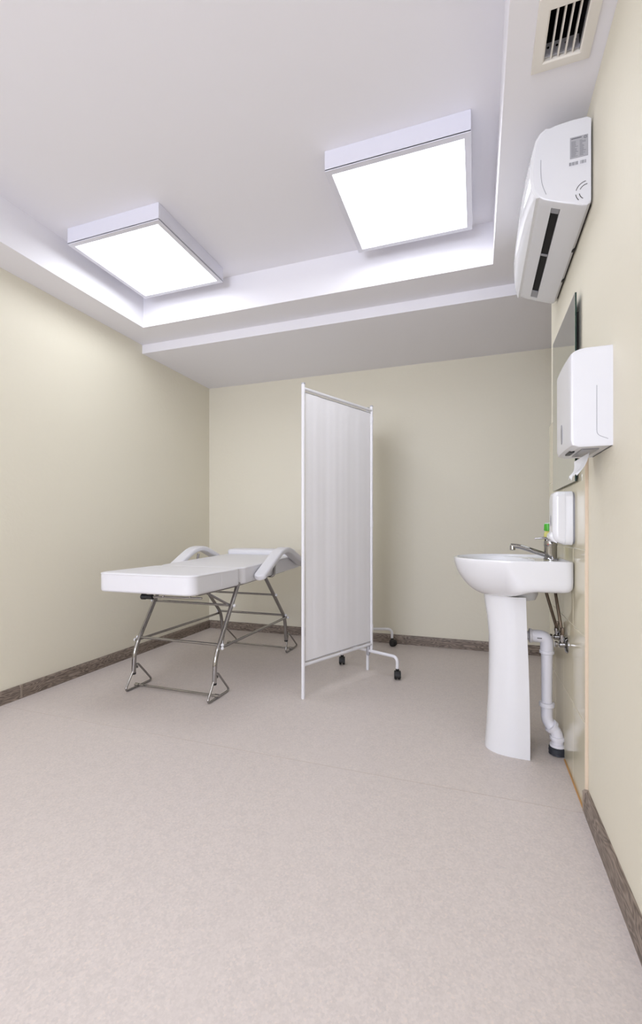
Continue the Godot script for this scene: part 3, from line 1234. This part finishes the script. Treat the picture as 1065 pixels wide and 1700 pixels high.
# ------------------------------------------------------------------ examination couch
func couch() -> void:
	var cx := -1.672
	var o := thing("examination_couch", "white upholstered examination couch on a chrome tube frame", "couch", P(cx, 0, 2.66))
	var org := o.position
	var hx := 0.312
	var low := 0.621
	var thick := 0.106
	# seat section and back section
	var s0 := 1.922; var hinge := 2.43; var s1 := 3.42
	var s := Soup.new()
	pad(s, hx, (hinge - s0) / 2 - 0.001, thick, 0.055, 0.013, Transform3D(Basis(), P(cx, low, (s0 + hinge) / 2) - org), 0.004)
	var seat := solid("seat_pad", s, M.vinyl, o, 50.0)
	piping(seat, hx, (hinge - s0) / 2, 0.055, P(cx, low + thick - 0.007, (s0 + hinge) / 2) - org, Basis())
	for side in [-1.0, 1.0]:
		s = Soup.new()
		s.tube([P(cx + side * (hx - 0.0003), low + 0.012, 2.20) - org, P(cx + side * (hx - 0.0003), low + thick - 0.012, 2.20) - org], 0.0014, 6)
		solid("stitched_seam", s, M.vinyl, seat)
	var tilt := Basis(Vector3.RIGHT, deg_to_rad(2.0))
	var bl := (s1 - hinge) / 2
	var bc := P(cx, low + 0.017, hinge + bl) - org
	s = Soup.new()
	pad(s, hx, bl - 0.001, thick, 0.055, 0.013, Transform3D(tilt, bc), 0.004)
	var back := solid("back_pad", s, M.vinyl, o, 50.0)
	piping(back, hx, bl, 0.055, bc + tilt * Vector3(0, thick - 0.007, 0), tilt)
	# head cushion lying across the far end
	s = Soup.new()
	pad(s, 0.285, 0.07, 0.052, 0.03, 0.022, Transform3D(tilt, P(cx, 0.748, 3.31) - org), 0.004)
	solid("head_cushion", s, M.vinyl, o, 50.0)
	# hooped arm rests
	for side in [-1.0, 1.0]:
		var ax: float = cx + side * (hx + 0.047)
		var pts := fillet([P(ax, 0.662, 2.585), P(ax, 0.843, 2.935), P(ax, 0.690, 3.31)], 0.14, 12)
		s = Soup.new()
		var rings := []
		for i in pts.size():
			var dir: Vector3 = (pts[mini(i + 1, pts.size() - 1)] - pts[maxi(i - 1, 0)]).normalized()
			var up := Vector3.RIGHT.cross(dir).normalized()
			if up.y < 0.0:
				up = -up
			var ring := []
			for p in round_rect(0.043, 0.019, 0.015, 5):
				ring.append(pts[i] - org + Vector3.RIGHT * p.x + up * p.y)
			rings.append(ring)
		# rounded ends
		for e in 2:
			var i0 := 0 if e == 0 else pts.size() - 1
			var dir: Vector3 = (pts[0] - pts[1]).normalized() if e == 0 else (pts[i0] - pts[i0 - 1]).normalized()
			var c: Vector3 = pts[i0] - org
			var base: Array = rings[0] if e == 0 else rings[rings.size() - 1]
			for k in range(1, 6):
				var a := PI / 2 * k / 5.0
				var ring := []
				for p in base:
					ring.append(c + (p - c) * Vector3(maxf(cos(a), 0.05), 1, 1) * lerpf(1.0, 0.75, k / 5.0) + dir * 0.028 * sin(a))
				if e == 0:
					rings.push_front(ring)
				else:
					rings.append(ring)
		s.loft(rings)
		var arm := solid("armrest", s, M.vinyl, o, 50.0)
		s = Soup.new()
		var bxp: float = cx + side * (hx + 0.012)
		s.tube(rel(fillet([P(cx + side * 0.27, 0.632, 2.86), P(bxp, 0.632, 2.86), P(bxp, 0.775, 2.90)], 0.02), org), 0.009, 10)
		solid("armrest_bracket", s, M.chrome, arm)
	# frame
	var R := 0.0128
	for side in [-1.0, 1.0]:
		var lx: float = cx + side * 0.281
		s = Soup.new()
		s.tube(rel(fillet([P(lx, 0.095, 2.172), P(lx, 0.235, 2.180), P(lx, 0.632, 2.442)], 0.06), org), R, 16)
		var leg := solid("leg", s, M.chrome, o)
		leg_end(leg, P(lx, 0.088, 2.172) - org)
		bolt(leg, P(lx, 0.125, 2.174) - org)
		s = Soup.new()
		s.tube(rel(fillet([P(lx, 0.100, 3.175), P(lx, 0.285, 3.150), P(lx, 0.625, 2.815)], 0.06), org), R, 16)
		leg = solid("leg", s, M.chrome, o)
		leg_end(leg, P(lx, 0.093, 3.175) - org)
		bolt(leg, P(lx, 0.135, 3.172) - org)
		for z in [[2.10, 2.335, 2.198], [3.165, 3.405, 3.215]]:
			s = Soup.new()
			s.hoop(rel(fillet_loop([P(lx, 0.0065, z[0]), P(lx, 0.0065, z[1]), P(lx, 0.155, z[2])], 0.03), org), 0.0062, 10)
			solid("foot_loop", s, M.chrome, o)
		s = Soup.new()
		s.tube(rel([P(lx + side * 0.012, 0.285, 2.205), P(lx + side * 0.012, 0.285, 3.155)], org), 0.0085, 12)
		var rail := solid("side_rail", s, M.chrome, o)
		cap_nut(rail, P(lx + side * 0.022, 0.285, 2.215) - org, side)
		cap_nut(rail, P(lx + side * 0.022, 0.285, 3.15) - org, side)
		# carrying rail under the pads
		s = Soup.new()
		s.tube(rel([P(cx + side * 0.25, 0.613, 2.05), P(cx + side * 0.25, 0.613, 2.43), P(cx + side * 0.25, 0.640, 3.20)], org), 0.011, 12)
		solid("carrier_rail", s, M.chrome, o)
		# stay from the pad down to the pivot
		s = Soup.new()
		s.tube(rel([P(cx + side * 0.25, 0.61, 2.14), P(lx - side * 0.012, 0.505, 2.36)], org), 0.0075, 10)
		solid("stay", s, M.chrome, o)
	var xl := cx - 0.295
	var xr := cx + 0.295
	for r in [[0.300, 2.228, 0.0085], [0.505, 2.360, 0.0075], [0.485, 2.955, 0.0075], [0.305, 3.130, 0.0085]]:
		s = Soup.new()
		s.tube(rel([P(xl, r[0], r[1]), P(xr, r[0], r[1])], org), r[2], 12)
		var bar := solid("crossbar", s, M.chrome, o)
		cap_nut(bar, P(xl, r[0], r[1]) - org, -1.0)
		cap_nut(bar, P(xr, r[0], r[1]) - org, 1.0)
	for r in [2.20, 3.27]:
		s = Soup.new()
		s.tube(rel([P(cx - 0.287, 0.017, r), P(cx + 0.287, 0.017, r)], org), 0.0065, 12)
		var rod := solid("floor_rod", s, M.chrome, o)
		for side in [-1.0, 1.0]:
			s = Soup.new()
			s.tube(rel([P(cx + side * 0.268, 0.017, r), P(cx + side * 0.294, 0.017, r)], org), 0.0105, 12)
			solid("end_bush", s, M.chrome, rod)
	# height adjuster
	s = Soup.new()
	s.tube(rel([P(-1.725, 0.583, 2.06), P(-1.43, 0.583, 2.11)], org), 0.006, 12)
	var adj := solid("adjuster_rod", s, M.chrome, o)
	s = Soup.new()
	s.tube(rel([P(-1.79, 0.583, 2.049), P(-1.786, 0.583, 2.0497), P(-1.762, 0.583, 2.0537), P(-1.758, 0.583, 2.0544), P(-1.72, 0.583, 2.061)], org), [0.011, 0.0155, 0.0155, 0.013, 0.0145], 16)
	solid("adjuster_knob", s, M.black, adj)
	s = Soup.new()
	s.tube(rel([P(-1.66, 0.583, 2.07), P(-1.64, 0.62, 2.08)], org), 0.006, 10)
	solid("adjuster_hanger", s, M.chrome, adj)
	s = Soup.new()
	s.tube(rel([P(-1.50, 0.583, 2.098), P(-1.50, 0.622, 2.10)], org), 0.006, 10)
	solid("adjuster_hanger", s, M.chrome, adj)


func piping(parent: Node, hx: float, hz: float, corner: float, at: Vector3, basis: Basis) -> void:
	var pts := []
	for p in round_rect(hx - 0.002, hz - 0.002, corner, 6):
		pts.append(at + basis * Vector3(p.x, 0, p.y))
	var s := Soup.new()
	s.hoop(pts, 0.0042, 8)
	solid("piping", s, M.vinyl, parent)


func leg_end(leg: Node, at: Vector3) -> void:
	var s := Soup.new()
	s.lathe([Vector2(0.012, 0.0), Vector2(0.0138, 0.002), Vector2(0.0138, 0.010), Vector2(0.0125, 0.012)], 16, Transform3D(Basis(), at))
	solid("leg_cap", s, M.black, leg)


func bolt(leg: Node, at: Vector3) -> void:
	var s := Soup.new()
	s.lathe([Vector2(0.0055, 0.010), Vector2(0.0055, 0.022), Vector2(0.008, 0.023), Vector2(0.008, 0.030), Vector2(0.005, 0.032)], 8, Transform3D(Basis(Vector3.RIGHT, PI / 2 + PI), at))
	solid("bolt", s, M.chrome, leg)


func cap_nut(parent: Node, at: Vector3, side: float) -> void:
	var s := Soup.new()
	s.lathe([Vector2(0.009, 0.0), Vector2(0.010, 0.002), Vector2(0.009, 0.009), Vector2(0.004, 0.013)], 12, Transform3D(Basis(Vector3.FORWARD, side * PI / 2), at))
	solid("cap_nut", s, M.enamel, parent)


# ------------------------------------------------------------------ folding screen
func screen() -> void:
	var o := thing("folding_screen", "white fabric folding privacy screen on castors beside the couch", "screen", P(-0.80, 0, 2.9))
	var org := o.position
	panel(o, org, P(-0.929, 0, 2.362), P(-0.668, 0, 2.957), 0.026)
	panel(o, org, P(-0.702, 0, 2.992), P(-0.868, 0, 3.60), 0.010)
	# hinge straps joining the two panels
	for y in [0.30, 1.0, 1.70]:
		var s := Soup.new()
		s.tube(rel([P(-0.668, y - 0.02, 2.957), P(-0.668, y + 0.02, 2.957)], org), 0.0125, 12)
		s.tube(rel([P(-0.702, y - 0.02, 2.992), P(-0.702, y + 0.02, 2.992)], org), 0.0125, 12)
		s.tube(rel([P(-0.668, y, 2.957), P(-0.702, y, 2.992)], org), 0.007, 8)
		solid("hinge", s, M.enamel, o)


func panel(o: Node3D, org: Vector3, a: Vector3, b: Vector3, shift: float) -> void:
	var dir := (b - a).normalized()
	var L := (b - a).length()
	var side := Vector3.UP.cross(dir)     # perpendicular in plan
	if side.x < 0.0:
		side = -side
	var R := 0.0105
	var Y := func(p: Vector3, y: float) -> Vector3: return p - org + Vector3(0, y, 0)
	var s := Soup.new()
	s.tube([Y.call(a, 0.0), Y.call(a, 0.006), Y.call(a, 1.788), Y.call(a, 1.792)], [0.0095, R, R, R * 0.7], 16)
	var p1 := solid("post", s, M.enamel, o)
	s = Soup.new()
	s.tube([Y.call(b, 0.145), Y.call(b, 1.790), Y.call(b, 1.794)], [R, R, R * 0.7], 16)
	var p2 := solid("post", s, M.enamel, o)
	for p in [a, b]:
		s = Soup.new()
		s.lathe([Vector2(R * 1.05, 1.790), Vector2(R * 1.05, 1.796), Vector2(R * 0.5, 1.799)], 16, Transform3D(Basis(), p - org))
		solid("post_cap", s, M.metal, p1 if p == a else p2)
	for y in [0.190, 1.765]:
		s = Soup.new()
		s.tube([Y.call(a, y), Y.call(b, y)], 0.0095, 14)
		solid("rail", s, M.enamel, o)
		s = Soup.new()
		var wy: float = y + (0.018 if y < 1.0 else -0.018)
		s.tube([Y.call(a + dir * 0.008, wy), Y.call(b - dir * 0.008, wy)], 0.0028, 8)
		solid("curtain_rod", s, M.metal, o)
	s = Soup.new()
	s.tube([Y.call(a + dir * 0.012, 1.762), Y.call(a + dir * 0.05, 1.772)], 0.0045, 8)
	solid("latch", s, M.metal, o)
	# gathered curtain stretched between the rods
	var nu := 64
	var nv := 14
	var rings := []
	for j in nv + 1:
		var v := j / float(nv)
		var y := lerpf(0.206, 1.749, v)
		var ring := []
		for e in 2:
			for i in nu + 1:
				var u := (i if e == 0 else nu - i) / float(nu)
				var x := lerpf(0.016, L - 0.018, u)
				var end := 1.0 - 0.35 * absf(2.0 * v - 1.0)
				var f := 0.0016 * sin(x * 23.0 + 0.6 * sin(v * 3.0)) + 0.0009 * sin(x * 47.0 + 1.3 + v * 0.8) + 0.0004 * sin(x * 110.0 + 2.0)
				f *= end * (1.0 - 0.65 * u)
				var off := f + (0.0004 if e == 0 else -0.0004)
				ring.append(Y.call(a + dir * x + side * off, y))
		rings.append(ring)
	s = Soup.new()
	u_loft(s, rings)
	solid("curtain", s, M.cloth, o, 60.0)
	# castor foot across the far post
	var c := b - side * shift
	var h := 0.232
	s = Soup.new()
	s.tube(fillet([Y.call(c - side * h, 0.058), Y.call(c - side * h, 0.140), Y.call(c + side * h, 0.140), Y.call(c + side * h, 0.058)], 0.045, 8), 0.0105, 16)
	solid("foot_bar", s, M.enamel, o)
	s = Soup.new()
	s.tube([Y.call(c, 0.105), Y.call(c, 0.112), Y.call(c, 0.14), Y.call(c, 0.168), Y.call(c, 0.175)], [0.006, 0.012, 0.0155, 0.012, 0.006], 12)
	solid("clamp", s, M.metal, o)
	for sd in [-1.0, 1.0]:
		castor(o, c + side * h * sd - org, dir, side)


func castor(o: Node3D, at: Vector3, dir: Vector3, side: Vector3) -> void:
	var n := Node3D.new()
	n.name = "castor"
	o.add_child(n, true)
	n.position = at
	var s := Soup.new()
	# hood
	var ax := (dir * 0.6 + side * 0.8).normalized()
	var fw := ax.cross(Vector3.UP)
	var B := Basis(ax, Vector3.UP, ax.cross(Vector3.UP))
	var cen := fw * 0.010 + Vector3(0, 0.026, 0)
	for k in [-1.0, 1.0]:
		s = Soup.new()
		s.lathe([Vector2(0.008, -0.0085), Vector2(0.022, -0.0085), Vector2(0.0255, -0.006), Vector2(0.0258, 0.0), Vector2(0.0255, 0.006), Vector2(0.022, 0.0085), Vector2(0.008, 0.0085)], 24, Transform3D(B * Basis(Vector3.FORWARD, PI / 2), cen + ax * 0.0115 * k))
		solid("wheel", s, M.black, n)
	s = Soup.new()
	var rings := []
	for k in 9:
		var a := lerpf(-0.3, PI * 0.75, k / 8.0)
		var rad := fw * cos(a) + Vector3.UP * sin(a)
		rings.append([cen + rad * 0.0262 - ax * 0.021, cen + rad * 0.0262 + ax * 0.021, cen + rad * 0.030 + ax * 0.019, cen + rad * 0.030 - ax * 0.019])
	s.loft(rings)
	s.tube([Vector3(0, 0.045, 0), Vector3(0, 0.066, 0)], 0.0115, 12)
	solid("hood", s, M.black, n)


# ------------------------------------------------------------------
func _ready() -> void:
	rng.seed = 21
	camera_and_light()
	materials()
	room()
	lamp(-0.325, 2.168, "lit square ceiling panel close to the air conditioner")
	lamp(-1.832, 2.178, "lit square ceiling panel close to the left wall above the couch")
	lamp(-0.325, -0.45, "lit square ceiling panel behind the camera near the right wall")
	lamp(-1.832, -0.45, "lit square ceiling panel behind the camera near the left wall")
	couch()
	screen()
	basin()
	air_conditioner()
	mirror()
	towel_dispenser()
	soap_dispenser()
	tap()
	plumbing()
	ventilation_grille()
